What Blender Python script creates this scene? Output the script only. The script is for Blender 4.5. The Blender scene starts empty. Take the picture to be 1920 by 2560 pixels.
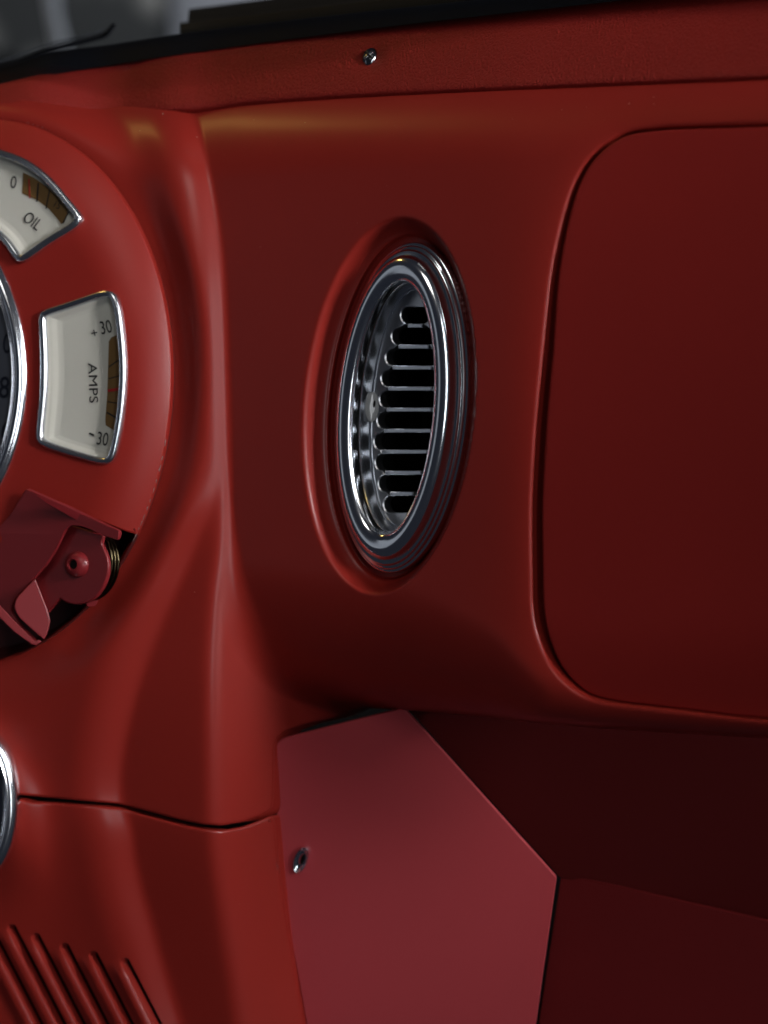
import bpy, math
import numpy as np
from mathutils import Vector
from mathutils.geometry import tessellate_polygon
R = math.radians
sc = bpy.context.scene

# ------------------------------------------------------------------ camera, world, lamps
S = 0.00012            # metres per photo pixel at the reference distance
FPX = 6667.0           # focal length in photo pixels
D0 = 0.80              # reference distance from the lens
CAMZ = 1.0
cam_d = bpy.data.cameras.new('camera'); cam = bpy.data.objects.new('camera', cam_d)
sc.collection.objects.link(cam); sc.camera = cam
cam.location = (0, 0, CAMZ); cam.rotation_euler = (R(90), 0, 0)
cam_d.lens = 36 * FPX / 2560; cam_d.sensor_width = 36; cam_d.sensor_fit = 'AUTO'
cam_d.clip_start = 0.02; cam_d.clip_end = 50
cam_d.dof.use_dof = True; cam_d.dof.focus_distance = 0.812; cam_d.dof.aperture_fstop = 7.0
sc.render.resolution_x = 768; sc.render.resolution_y = 1024

w = bpy.data.worlds.new('World'); sc.world = w; w.use_nodes = True
w.node_tree.nodes['Background'].inputs[0].default_value = (0.55, 0.62, 0.85, 1)
w.node_tree.nodes['Background'].inputs[1].default_value = 0.025
sc.view_settings.view_transform = 'Standard'; sc.view_settings.look = 'None'
sc.view_settings.exposure = -0.12; sc.view_settings.gamma = 1.0

TGT = Vector((0, 0.83, CAMZ))
def lamp(name, az, el, dist, sx, sy, watts, col, tgt=TGT):
    l = bpy.data.lights.new(name, 'AREA'); l.shape = 'RECTANGLE'; l.size = sx; l.size_y = sy
    l.energy = watts; l.color = col
    o = bpy.data.objects.new(name, l); sc.collection.objects.link(o)
    d = Vector((math.sin(R(az)) * math.cos(R(el)), -math.cos(R(az)) * math.cos(R(el)), math.sin(R(el))))
    o.location = tgt + d * dist
    o.rotation_euler = (-d).to_track_quat('-Z', 'Y').to_euler()
    return o
key = lamp('key_lamp', 50, 12, 1.5, 0.28, 0.60, 0.88, (1.0, 0.97, 0.985), TGT + Vector((0.02, 0.0, 0.15)))
key.data.spread = R(28)
lamp('front_lamp', -6, 38, 1.7, 0.5, 0.4, 3.2, (1.0, 0.95, 0.90))
lamp('added_side_fill', -68, 4, 1.3, 0.26, 0.80, 0.17, (0.85, 0.91, 1.0))  # added at the left so chrome and grille plate have something bright to reflect
lamp('added_strip_fill', 19, 4, 1.5, 0.13, 0.85, 3.2, (0.93, 0.96, 1.0))  # added to put a pale streak on the right of the vent chrome
lamp('added_background_fill', 0, 48, 0.9, 0.5, 0.5, 3.2, (0.9, 0.95, 1.0), Vector((-0.1, 2.6, 1.1)))  # added fill to brighten the wall beyond the windscreen, no known source
lamp('warm_lamp', -99, 52, 0.62, 0.15, 0.03, 0.21, (1.0, 0.62, 0.16), TGT + Vector((0.0, 0.0, 0.1)))

# ------------------------------------------------------------------ materials
def mat(name, col, rough=0.4, metal=0.0, spec=0.5, bump=None, dust=0.0, coat=0.0, var=0.0):
    m = bpy.data.materials.new(name); m.use_nodes = True
    nt = m.node_tree; b = nt.nodes['Principled BSDF']; L = nt.links.new
    b.inputs['Base Color'].default_value = (*col, 1); b.inputs['Roughness'].default_value = rough
    b.inputs['Metallic'].default_value = metal; b.inputs['Specular IOR Level'].default_value = spec
    b.inputs['Coat Weight'].default_value = coat; b.inputs['Coat Roughness'].default_value = 0.22
    tc = nt.nodes.new('ShaderNodeTexCoord')
    src = None
    if var > 0:
        n = nt.nodes.new('ShaderNodeTexNoise'); n.inputs['Scale'].default_value = 25; n.inputs['Detail'].default_value = 5
        L(tc.outputs['Object'], n.inputs['Vector'])
        r = nt.nodes.new('ShaderNodeMapRange'); r.inputs[3].default_value = 1 - var; r.inputs[4].default_value = 1 + var
        L(n.outputs['Fac'], r.inputs[0])
        mx = nt.nodes.new('ShaderNodeVectorMath'); mx.operation = 'SCALE'; mx.inputs[0].default_value = col
        L(r.outputs[0], mx.inputs['Scale']); src = mx.outputs[0]
        r2 = nt.nodes.new('ShaderNodeMapRange'); r2.inputs[3].default_value = max(0.02, rough - 0.06); r2.inputs[4].default_value = rough + 0.06
        n2 = nt.nodes.new('ShaderNodeTexNoise'); n2.inputs['Scale'].default_value = 60; n2.inputs['Detail'].default_value = 6
        L(tc.outputs['Object'], n2.inputs['Vector']); L(n2.outputs['Fac'], r2.inputs[0]); L(r2.outputs[0], b.inputs['Roughness'])
    if dust > 0:     # tiny pale dust specks lying on the surface
        v = nt.nodes.new('ShaderNodeTexVoronoi'); v.inputs['Scale'].default_value = 430
        L(tc.outputs['Object'], v.inputs['Vector'])
        sep = nt.nodes.new('ShaderNodeSeparateColor'); L(v.outputs['Color'], sep.inputs[0])
        pw = nt.nodes.new('ShaderNodeMath'); pw.operation = 'POWER'; pw.inputs[1].default_value = 6
        L(sep.outputs[0], pw.inputs[0])
        ml = nt.nodes.new('ShaderNodeMath'); ml.operation = 'MULTIPLY'; ml.inputs[1].default_value = 0.15 * dust
        ge = nt.nodes.new('ShaderNodeNewGeometry'); sx_ = nt.nodes.new('ShaderNodeSeparateXYZ'); L(ge.outputs['Normal'], sx_.inputs[0])
        up = nt.nodes.new('ShaderNodeMapRange'); up.inputs[1].default_value = -0.25; up.inputs[2].default_value = 0.6; up.inputs[3].default_value = 0.12; up.inputs[4].default_value = 1.25
        L(sx_.outputs[2], up.inputs[0])
        nm = nt.nodes.new('ShaderNodeTexNoise'); nm.inputs['Scale'].default_value = 18; L(tc.outputs['Object'], nm.inputs['Vector'])
        m2 = nt.nodes.new('ShaderNodeMath'); m2.operation = 'MULTIPLY'; L(up.outputs[0], m2.inputs[0]); L(nm.outputs['Fac'], m2.inputs[1])
        m3 = nt.nodes.new('ShaderNodeMath'); m3.operation = 'MULTIPLY'; L(m2.outputs[0], m3.inputs[0]); L(pw.outputs[0], m3.inputs[1])
        L(m3.outputs[0], ml.inputs[0])
        lt = nt.nodes.new('ShaderNodeMath'); lt.operation = 'LESS_THAN'
        L(v.outputs['Distance'], lt.inputs[0]); L(ml.outputs[0], lt.inputs[1])
        mx = nt.nodes.new('ShaderNodeMix'); mx.data_type = 'RGBA'
        mx.inputs['A'].default_value = (*col, 1); mx.inputs['B'].default_value = (0.62, 0.5, 0.42, 1)
        if src: L(src, mx.inputs['A'])
        L(lt.outputs[0], mx.inputs['Factor']); src = mx.outputs['Result']
    if src: L(src, b.inputs['Base Color'])
    if bump:
        kind, scale, strength, dist = bump
        if kind == 'leather':
            v = nt.nodes.new('ShaderNodeTexVoronoi'); v.feature = 'DISTANCE_TO_EDGE'; v.inputs['Scale'].default_value = scale
            nz = nt.nodes.new('ShaderNodeTexNoise'); nz.inputs['Scale'].default_value = scale * 0.8; nz.inputs['Detail'].default_value = 3
            L(tc.outputs['Object'], nz.inputs['Vector'])
            add = nt.nodes.new('ShaderNodeVectorMath'); add.operation = 'MULTIPLY_ADD'
            add.inputs[1].default_value = (1.1 / scale,) * 3
            L(nz.outputs['Color'], add.inputs[0]); L(tc.outputs['Object'], add.inputs[2])
            mp = nt.nodes.new('ShaderNodeMapping'); mp.inputs['Scale'].default_value = (1.0, 1.0, 0.62); mp.inputs['Rotation'].default_value = (0, R(-12), 0)
            L(add.outputs[0], mp.inputs['Vector']); L(mp.outputs[0], v.inputs['Vector'])
            cl = nt.nodes.new('ShaderNodeMapRange'); cl.inputs[2].default_value = 0.32; cl.interpolation_type = 'SMOOTHSTEP'
            L(v.outputs['Distance'], cl.inputs[0]); hout = cl.outputs[0]
        else:
            nz = nt.nodes.new('ShaderNodeTexNoise'); nz.inputs['Scale'].default_value = scale; nz.inputs['Detail'].default_value = 3
            L(tc.outputs['Object'], nz.inputs['Vector']); hout = nz.outputs['Fac']
        bp = nt.nodes.new('ShaderNodeBump'); bp.inputs['Strength'].default_value = strength; bp.inputs['Distance'].default_value = dist
        L(hout, bp.inputs['Height']); L(bp.outputs[0], b.inputs['Normal'])
    return m
RED = (0.265, 0.0185, 0.0125)
M_red = mat('red_satin_paint', RED, 0.37, spec=0.30, coat=0.18, bump=('noise', 1500, 0.10, 0.0001), dust=1.0, var=0.07)
M_plate = mat('red_cluster_paint', (0.28, 0.0185, 0.0128), 0.40, spec=0.32, bump=('noise', 1300, 0.22, 0.0001), dust=0.8, var=0.07)
M_door = mat('red_door_paint', (0.27, 0.016, 0.0125), 0.46, spec=0.25, bump=('noise', 2200, 0.2, 0.0001), dust=0.5, var=0.06)
M_leather = mat('red_leather', (0.215, 0.0145, 0.0112), 0.48, spec=0.2, bump=('leather', 900, 0.5, 0.00026), dust=0.5, var=0.06)
M_crim = mat('crimson_paint', (0.44, 0.054, 0.064), 0.45, spec=0.28, bump=('noise', 1500, 0.10, 0.0001), dust=0.3, var=0.05)
M_lever = mat('crimson_lever_paint', (0.23, 0.017, 0.021), 0.36, spec=0.5, bump=('noise', 1500, 0.10, 0.0001), dust=0.3, var=0.05)
M_under2 = mat('deep_shade_toned_red', (0.068, 0.0055, 0.0055), 0.5, spec=0.15, var=0.12, dust=0.2)  # base colour darkened to stand in for the shade under the dash
M_under = mat('shade_toned_red', (0.105, 0.0065, 0.007), 0.6, spec=0.12, var=0.12, dust=0.2)  # base colour lowered too, in place of shade in the footwell
M_chrome = mat('chrome', (0.88, 0.91, 0.96), 0.16, metal=1.0, bump=('noise', 900, 0.05, 0.0001), var=0.06)
M_satin = mat('satin_metal', (0.80, 0.83, 0.88), 0.24, metal=1.0, bump=('noise', 1400, 0.10, 0.0001), var=0.08)
M_alu = mat('machined_aluminium', (0.66, 0.68, 0.71), 0.30, metal=1.0, bump=('noise', 2500, 0.12, 0.0001), var=0.10)
M_screw = mat('dark_chrome', (0.40, 0.41, 0.43), 0.12, metal=1.0)
M_brass = mat('aged_brass', (0.08, 0.065, 0.035), 0.2, metal=1.0)
M_black = mat('matt_black', (0.004, 0.004, 0.004), 0.8, spec=0.1)
M_slot = mat('slot_dark', (0.006, 0.004, 0.004), 0.7, spec=0.2)
M_rubber = mat('black_rubber', (0.004, 0.005, 0.008), 0.6, spec=0.08, var=0.2)
M_cowl = mat('olive_black_trim', (0.014, 0.012, 0.009), 0.5, spec=0.15, var=0.3)
M_cream = mat('cream_plastic', (0.74, 0.705, 0.62), 0.15, spec=0.5, var=0.04, dust=0.3)
M_amber = mat('amber_scale', (0.20, 0.105, 0.03), 0.5, var=0.1)
M_ink = mat('black_ink', (0.012, 0.011, 0.011), 0.5)
M_needle = mat('red_needle', (0.45, 0.02, 0.02), 0.4)
M_sdial = mat('navy_grey_dial', (0.10, 0.105, 0.13), 0.35, dust=2.5, var=0.12)
M_sink = mat('dark_blue_ink', (0.008, 0.010, 0.022), 0.4)
M_pin = mat('clear_plastic_pin', (0.36, 0.37, 0.37), 0.12, spec=0.6)
M_wall = mat('grey_garage_wall', (0.42, 0.42, 0.46), 0.8, var=0.1)
M_pale = mat('pale_blue_post', (0.9, 0.93, 1.0), 0.5)
def m_mottled():
    m = bpy.data.materials.new('mottled_stone'); m.use_nodes = True; nt = m.node_tree; L = nt.links.new
    tc = nt.nodes.new('ShaderNodeTexCoord'); n = nt.nodes.new('ShaderNodeTexVoronoi'); n.inputs['Scale'].default_value = 20
    L(tc.outputs['Object'], n.inputs['Vector'])
    cr = nt.nodes.new('ShaderNodeValToRGB'); cr.color_ramp.elements[0].color = (0.34, 0.32, 0.30, 1); cr.color_ramp.elements[1].color = (0.03, 0.03, 0.03, 1)
    cr.color_ramp.elements[0].position = 0.05; cr.color_ramp.elements[1].position = 0.55
    L(n.outputs['Distance'], cr.inputs[0]); b = nt.nodes['Principled BSDF']; L(cr.outputs[0], b.inputs['Base Color']); b.inputs['Roughness'].default_value = 0.8
    return m
M_stone = m_mottled()
def m_glass(name, f=0.55):
    m = bpy.data.materials.new(name); m.use_nodes = True; nt = m.node_tree; L = nt.links.new
    for n in list(nt.nodes):
        if n.type != 'OUTPUT_MATERIAL': nt.nodes.remove(n)
    out = [n for n in nt.nodes if n.type == 'OUTPUT_MATERIAL'][0]
    t = nt.nodes.new('ShaderNodeBsdfTransparent'); t.inputs[0].default_value = (0.93, 0.95, 0.95, 1)
    g = nt.nodes.new('ShaderNodeBsdfGlossy'); g.inputs['Roughness'].default_value = 0.05
    fr = nt.nodes.new('ShaderNodeFresnel'); fr.inputs[0].default_value = 1.45
    ml = nt.nodes.new('ShaderNodeMath'); ml.operation = 'MULTIPLY'; ml.inputs[1].default_value = f
    mx = nt.nodes.new('ShaderNodeMixShader')
    L(fr.outputs[0], ml.inputs[0]); L(ml.outputs[0], mx.inputs[0]); L(t.outputs[0], mx.inputs[1]); L(g.outputs[0], mx.inputs[2]); L(mx.outputs[0], out.inputs[0])
    return m
M_glass = m_glass('clear_glass')

# ------------------------------------------------------------------ object helpers
WL = {}
def P(x, y, e):
    x = np.asarray(x, float); y = np.asarray(y, float); e = np.asarray(e, float)
    x, y, e = np.broadcast_arrays(x, y, e)
    D = D0 + e * S
    return np.stack([(x - 960) / FPX * D, D, CAMZ + (1280 - y) / FPX * D], -1)
def thing(name, label, cat, loc, group=None):
    o = bpy.data.objects.new(name, None); sc.collection.objects.link(o)
    o.location = loc; o.empty_display_size = 0.01; o['label'] = label; o['category'] = cat; WL[o.name] = Vector(loc)
    if group: o['group'] = group
    return o
def mk(name, verts, faces, m, parent=None, sharp=35, smooth=True):
    verts = np.asarray(verts, float); c = verts.mean(0)
    me = bpy.data.meshes.new(name)
    me.from_pydata((verts - c).tolist(), [], faces); me.update()
    if smooth:
        me.polygons.foreach_set('use_smooth', [True] * len(me.polygons))
        if sharp: me.set_sharp_from_angle(angle=R(sharp))
    me.materials.append(m)
    o = bpy.data.objects.new(name, me); sc.collection.objects.link(o)
    o.location = Vector(c) - (WL[parent.name] if parent else Vector((0, 0, 0)))
    if parent: o.parent = parent
    WL[o.name] = Vector(c)
    return o
class Frame:
    """A tangent plane: photo-scale coordinates (x, y) on it, h above it along its normal."""
    def __init__(s, x0, y0, e0, sx, sy=0.0):
        s.x0, s.y0, s.e0, s.sx, s.sy = x0, y0, e0, sx, sy
        p = P(x0, y0, e0); tx = P(x0 + 1, y0, e0 + sx) - p; ty = P(x0, y0 + 1, e0 + sy) - p
        n = np.cross(tx, ty); n /= np.linalg.norm(n)
        s.n = n if n[1] < 0 else -n
    def pt(s, x, y, h=0.0):
        x = np.asarray(x, float); y = np.asarray(y, float)
        h = np.broadcast_to(np.asarray(h, float), x.shape)
        return P(x, y, s.e0 + s.sx * (x - s.x0) + s.sy * (y - s.y0)) + s.n * (h * S)[..., None]
def area2(p):
    p = np.asarray(p); q = np.roll(p, -1, 0); return float((p[:, 0] * q[:, 1] - q[:, 0] * p[:, 1]).sum())
def offset(poly, d):
    p = np.asarray(poly, float); sgn = 1.0 if area2(p) > 0 else -1.0
    a = p - np.roll(p, 1, 0); b = np.roll(p, -1, 0) - p
    na = np.stack([-a[:, 1], a[:, 0]], 1); na /= np.linalg.norm(na, axis=1)[:, None] + 1e-9
    nb = np.stack([-b[:, 1], b[:, 0]], 1); nb /= np.linalg.norm(nb, axis=1)[:, None] + 1e-9
    n = na + nb; n /= np.linalg.norm(n, axis=1)[:, None] + 1e-9
    k = 1.0 / np.clip((n * na).sum(1), 0.5, 1)
    return p + n * (sgn * d * k)[:, None]
def rpoly(pts, n=6):
    out = []; N = len(pts)
    for i in range(N):
        x, y = pts[i][:2]; r = pts[i][2] if len(pts[i]) > 2 else 0
        a = np.array(pts[i - 1][:2], float); b = np.array(pts[(i + 1) % N][:2], float); c = np.array((x, y), float)
        if r <= 0: out.append(tuple(c)); continue
        la, lb = np.linalg.norm(a - c), np.linalg.norm(b - c)
        p = c + (a - c) / la * min(r, la * 0.49); q = c + (b - c) / lb * min(r, lb * 0.49)
        for k in range(n + 1):
            t = k / n; out.append(tuple((1 - t) ** 2 * p + 2 * t * (1 - t) * c + t * t * q))
    return np.array(out)
def dense(poly, step=8.0):
    p = np.asarray(poly, float); out = []
    for i in range(len(p)):
        a, b = p[i], p[(i + 1) % len(p)]; k = max(1, int(np.linalg.norm(b - a) / step))
        for j in range(k): out.append(a + (b - a) * j / k)
    return np.array(out)
def catmull(pts, n=8, closed=False):
    p = np.asarray(pts, float); N = len(p); out = []
    rng = range(N if closed else N - 1)
    for i in rng:
        g = (lambda k: p[k % N]) if closed else (lambda k: p[min(max(k, 0), N - 1)])
        a, b, c, d = g(i - 1), g(i), g(i + 1), g(i + 2)
        for j in range(n):
            t = j / n
            out.append(0.5 * (2 * b + (c - a) * t + (2 * a - 5 * b + 4 * c - d) * t * t + (3 * b - a - 3 * c + d) * t ** 3))
    if not closed: out.append(p[-1])
    return np.array(out)
def tess(v2):
    return [tuple(t) for t in tessellate_polygon([[Vector((float(x), float(y), 0)) for x, y in v2]])]
def rings(name, fr, rr, m, parent, cap=True, capb=False, sharp=35):
    """Nested closed outlines (poly, h) joined into one skin; the last one capped."""
    V = []; Fc = []; n = len(rr[0][0])
    for poly, h in rr: V.append(fr.pt(poly[:, 0], poly[:, 1], h))
    for k in range(len(rr) - 1):
        for i in range(n):
            j = (i + 1) % n; Fc.append((k * n + i, k * n + j, (k + 1) * n + j, (k + 1) * n + i))
    if cap:
        b = len(V) * n; V.append(V[-1]); Fc += [tuple(b + q for q in t) for t in tess(rr[-1][0])]
    if capb:
        b = len(V) * n; V.append(V[0]); Fc += [tuple(b + q for q in t) for t in tess(rr[0][0])]
    return mk(name, np.concatenate(V), Fc, m, parent, sharp)
def slab(name, fr, poly, h1, h0, bev, m, parent):
    poly = np.asarray(poly, float); rr = [(poly, h0), (poly, h1 - bev)]
    for a in (30, 60, 90): rr.append((offset(poly, bev * (1 - math.cos(R(a)))), h1 - bev + bev * math.sin(R(a))))
    return rings(name, fr, rr, m, parent, capb=True)
def ell(cx, cy, a, b, tilt=0.0, n=72, sh=0.0):
    t = np.arange(n) / n * 2 * math.pi; x = a * np.cos(t); y = b * np.sin(t); c, s_ = math.cos(R(tilt)), math.sin(R(tilt))
    X = c * x - s_ * y; Y = s_ * x + c * y
    return np.stack([cx + X + sh * Y, cy + Y], 1)
def flat(name, fr, poly, h, m, parent):
    poly = np.asarray(poly, float); return mk(name, fr.pt(poly[:, 0], poly[:, 1], h), tess(poly), m, parent, smooth=False)
def stroke(name, fr, a, b, wd, h, m, parent, th=0.0):
    a = np.array(a, float); b = np.array(b, float); d = b - a; d /= np.linalg.norm(d); n = np.array((-d[1], d[0])) * wd / 2
    return flat(name, fr, [a + n, b + n, b - n, a - n], h, m, parent)
def lettering(name, fr, s, cx, cy, ang, wd, ht, h, m, parent, bold=0.0):
    cu = bpy.data.curves.new('tmp', 'FONT'); cu.body = s; cu.offset = bold; cu.resolution_u = 4
    t = bpy.data.objects.new('tmp', cu); sc.collection.objects.link(t)
    dg = bpy.context.evaluated_depsgraph_get(); me = bpy.data.meshes.new_from_object(t.evaluated_get(dg))
    v = np.array([q.co[:2] for q in me.vertices]); f = [tuple(p.vertices) for p in me.polygons]
    bpy.data.objects.remove(t); bpy.data.curves.remove(cu); bpy.data.meshes.remove(me)
    lo, hi = v.min(0), v.max(0); v = (v - (lo + hi) / 2) / (hi - lo) * (wd, ht)
    c, s_ = math.cos(R(ang)), math.sin(R(ang)); x = v[:, 0]; y = -v[:, 1]
    return mk(name, fr.pt(cx + c * x - s_ * y, cy + s_ * x + c * y, h), f, m, parent, smooth=False)

# ------------------------------------------------------------------ numeric helpers for the pressed metal
def pchip(x, xs, ys):
    xs = np.asarray(xs, float); ys = np.asarray(ys, float); h = np.diff(xs); d = np.diff(ys) / h
    m = np.zeros_like(ys); m[0], m[-1] = d[0], d[-1]
    for i in range(1, len(xs) - 1):
        if d[i - 1] * d[i] > 0:
            w1, w2 = 2 * h[i] + h[i - 1], h[i] + 2 * h[i - 1]; m[i] = (w1 + w2) / (w1 / d[i - 1] + w2 / d[i])
    x = np.clip(np.asarray(x, float), xs[0], xs[-1]); i = np.clip(np.searchsorted(xs, x) - 1, 0, len(xs) - 2)
    t = (x - xs[i]) / h[i]; t2 = t * t; t3 = t2 * t
    return (2*t3-3*t2+1)*ys[i] + (t3-2*t2+t)*h[i]*m[i] + (-2*t3+3*t2)*ys[i+1] + (t3-t2)*h[i]*m[i+1]
def sstep(a, b, x):
    t = np.clip((x - a) / (b - a), 0, 1); return t * t * (3 - 2 * t)
def blur(A, sig, axis):
    k = int(3 * sig) + 1; g = np.exp(-0.5 * (np.arange(-k, k + 1) / sig) ** 2); g /= g.sum()
    pad = [(0, 0)] * A.ndim; pad[axis] = (k, k); Bp = np.pad(A, pad, mode='edge'); out = np.zeros_like(A)
    for i, wt in enumerate(g):
        sl = [slice(None)] * A.ndim; sl[axis] = slice(i, i + A.shape[axis]); out += wt * Bp[tuple(sl)]
    return out
def sdf_poly(poly):
    p = np.asarray(poly, float); q = np.roll(p, -1, 0)
    def f(x, y):
        x = np.asarray(x, float); sh = x.shape; X = x.ravel(); Y = np.asarray(y, float).ravel(); out = np.empty_like(X)
        for s0 in range(0, len(X), 20000):
            xx = X[s0:s0 + 20000, None]; yy = Y[s0:s0 + 20000, None]
            dx, dy = q[:, 0] - p[:, 0], q[:, 1] - p[:, 1]; L2 = dx * dx + dy * dy + 1e-9
            t = np.clip(((xx - p[:, 0]) * dx + (yy - p[:, 1]) * dy) / L2, 0, 1)
            d = np.sqrt(((xx - p[:, 0] - t * dx) ** 2 + (yy - p[:, 1] - t * dy) ** 2).min(1))
            c = ((p[:, 1] > yy) != (q[:, 1] > yy)) & (xx < dx * (yy - p[:, 1]) / (np.where(dy == 0, 1e-9, dy)) + p[:, 0])
            out[s0:s0 + 20000] = np.where(c.sum(1) % 2 == 1, -d, d)
        return out.reshape(sh)
    return f
def rnd(d, r):
    u = np.clip(r - d, 0, r * 0.999); return r - np.sqrt(r * r - u * u)
EDGE = 10.0
def surface(name, x0, x1, y0, y1, step, efun, sdf0, m, parent, skirt=0.0, inward=(0.616, 0.788, 0.0), sharp=None, edges=()):
    sdf = (lambda x, y: sdf0(x, y) + EDGE) if edges else sdf0
    xs = np.arange(x0, x1 + .1, step); ys = np.arange(y0, y1 + .1, step)
    X, Y = np.meshgrid(xs, ys); ok = sdf(X, Y) <= 0
    E = efun(X, Y); G = P(X, Y, E); N = np.cross(np.gradient(G, axis=1), np.gradient(G, axis=0)).reshape(-1, 3)
    N *= np.where(N[:, 1] > 0, -1, 1)[:, None] / (np.linalg.norm(N, axis=1)[:, None] + 1e-20)
    V = G.reshape(-1, 3); idx = np.arange(X.size).reshape(X.shape)
    Q = np.stack([idx[1:, :-1], idx[1:, 1:], idx[:-1, 1:], idx[:-1, :-1]], -1).reshape(-1, 4)
    Q = Q[ok.ravel()[Q].all(1)]
    used = np.zeros(len(V), bool); used[Q.ravel()] = True
    re = np.cumsum(used) - 1; V = V[used]; NS = [N[used]]; faces = re[Q].tolist()
    inw = np.array(inward) * skirt * S; parts = [V]; base = len(V)
    for poly, closed, sgn in edges:      # a clean rolled edge along every outline
        ds = [EDGE + 5, EDGE + 2, EDGE - 1, 7, 5, 3.8, 2.7, 1.8, 1.0, 0.4, 0.0]; k = len(poly); p0 = np.asarray(poly, float)
        if area2(p0) < 0: p0 = p0[::-1]
        for q, dd in enumerate(ds):
            p = offset(p0, dd * sgn); x, y = p[:, 0], p[:, 1]; e = efun(x, y); parts.append(P(x, y, e + 0.25))
            if dd < 3.2: NS.append(np.zeros((k, 3))); continue
            h = 0.8; n_ = np.cross(P(x + h, y, efun(x + h, y)) - P(x - h, y, efun(x - h, y)), P(x, y + h, efun(x, y + h)) - P(x, y - h, efun(x, y - h)))
            NS.append(n_ * np.where(n_[:, 1] > 0, -1, 1)[:, None] / (np.linalg.norm(n_, axis=1)[:, None] + 1e-20))
        parts.append(parts[-1]); parts.append(parts[-1] + inw); NS.append(np.zeros((2 * k, 3)))
        a_, c_ = parts[-len(ds) - 2], parts[-len(ds) - 1]; flip = np.cross(np.roll(a_, -1, 0) - a_, c_ - a_)[:, 1].sum() > 0
        for q in range(len(ds) + 1):
            if q == len(ds) - 1: continue
            for i in range(k):
                j = (i + 1) % k; f = [base + q * k + i, base + q * k + j, base + (q + 1) * k + j, base + (q + 1) * k + i]
                faces.append(f[::-1] if flip else f)
        base += k * (len(ds) + 2)
    o = mk(name, np.concatenate(parts), faces, m, parent, sharp=sharp)
    o.data.normals_split_custom_set_from_vertices(np.concatenate(NS).tolist()); return o

# ------------------------------------------------------------------ the form of the dash (depths in photo pixels)
_tx = np.arange(-700, 2901.0)
_sl = pchip(_tx, [-700, 600, 1050, 1240, 1340, 1420, 2900], [-.62, -.64, -.63, -.60, -.56, -.57, -.62])
_yi = np.cumsum(_sl); _yi -= np.interp(1010, _tx, _yi)
def yaw(x): return np.interp(x, _tx, _yi)
def seam(x): return pchip(x, [-300, 0, 96, 241, 338, 458, 627, 800, 1920, 2300], [312, 294, 279, 275, 278, 286, 269, 256, 205, 188])
def ybot(x): return pchip(x, [-300, 600, 880, 1100, 1421, 1920, 2300], [1730, 1744, 1767, 1782, 1815, 1846, 1868])
_ty = np.arange(-400, 2901.0); _cvt = np.cumsum(pchip(_ty, [-400, 900, 1250, 1450, 1700, 2900], [-.37, 0, .09, .09, .02, .0])); _cvt -= np.interp(900, _ty, _cvt)
_lean = np.cumsum(pchip(_ty, [-400, 1450, 2050, 2900], [0, 0, .14, .18]))
def cv(y): return np.interp(y, _ty, _cvt)
def top_arc(x, y, Rr=230.0):
    t = np.clip(seam(x) + 175 - y, 0, Rr * 0.97); over = np.clip(seam(x) + 175 - y - Rr * 0.97, 0, None)
    return Rr - np.sqrt(Rr * Rr - t * t) + over * 3
def e_nobot(x, y): return yaw(x) + cv(y) + top_arc(x, y)
def e_roll(x, y):
    Rb = pchip(x, [-300, 880, 1200, 1380, 2300], [360, 340, 250, 120, 110]); t0 = ybot(x) - Rb
    t = np.clip(y - t0, 0, Rb * 0.985); over = np.clip(y - t0 - Rb * 0.985, 0, None)
    return e_nobot(x, y) + Rb - np.sqrt(Rb * Rb - t * t) + over * 5
def xv(y): return pchip(y, [100, 250, 320, 460, 700, 1000, 1250, 1400, 2800], [470, 482, 500, 530, 561, 572, 578, 584, 590])
# scalloped column: horizontal slope given at a few ridge and valley lines, integrated
CX0, CY0, CST = -500.0, 100.0, 2.0
_cx = np.arange(-500, 1400.1, CST); _cy = np.arange(100, 2700.1, CST)
def _column():
    y = _cy; v = pchip(y, [100, 1150, 1200, 1350, 1500, 1700, 1850, 1950, 2010, 2033, 2172, 2351, 2560, 2700],
                       [0, 0, 543, 490, 425, 345, 308, 295, 298, 313, 337, 386, 448, 492])
    xx = xv(y); tri = sstep(1090, 1420, y)
    V_ = np.where(y < 1200, xx - 27, v)
    Wv = V_ + 2 + 12 * tri
    R0 = np.where(y < 1200, xx - 22, pchip(y, [1200, 1350, 1500, 1700, 2040, 2300, 2560, 2700], [552, 532, 512, 502, 505, 535, 575, 590]))
    R0 = np.maximum(R0, Wv + 2)
    F_ = R0 + 3 + 55 * tri
    B_ = V_ - 4 - 32 * tri; A_ = V_ - 92 - 40 * tri
    CL = pchip(y, [100, 1750, 1850, 2010, 2300, 2700], [-150, -70, 0, 100, 110, 110]); act = sstep(1690, 1850, y) * (1 - sstep(2100, 2260, y))
    A_ = np.maximum(A_, CL + 60)
    E = np.zeros((len(y), len(_cx)))
    one = np.ones_like(y); sB = 0.26 + 0.06 * tri; sD = -0.62 * (1 - tri) - 0.42 * tri; sF = 0.26 * one + 0.58 * tri
    KX = np.stack([-600 * one, CL - 90, CL, CL + 42, A_, B_, V_, Wv, R0, F_, 3000 * one], 1)
    KS = np.stack([-.2 * one, -.2 * one, -.2 + .55 * act, -.28 + .02 * act, sD, sB, sB, sB * (1 - tri) + tri * -.46, sB * (1 - tri) + tri * -.40, sF, sF], 1)
    for i in range(len(y)):
        s = np.interp(_cx, KX[i], KS[i]); c = np.cumsum(s) * CST; E[i] = c - np.interp(xx[i], _cx, c)
    E += (e_nobot(xx, y) - yaw(xx) + yaw(xx))[:, None]
    E = blur(E, 13, 0); E = blur(E, 4, 1)
    return E
_CE = _column()
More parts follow.
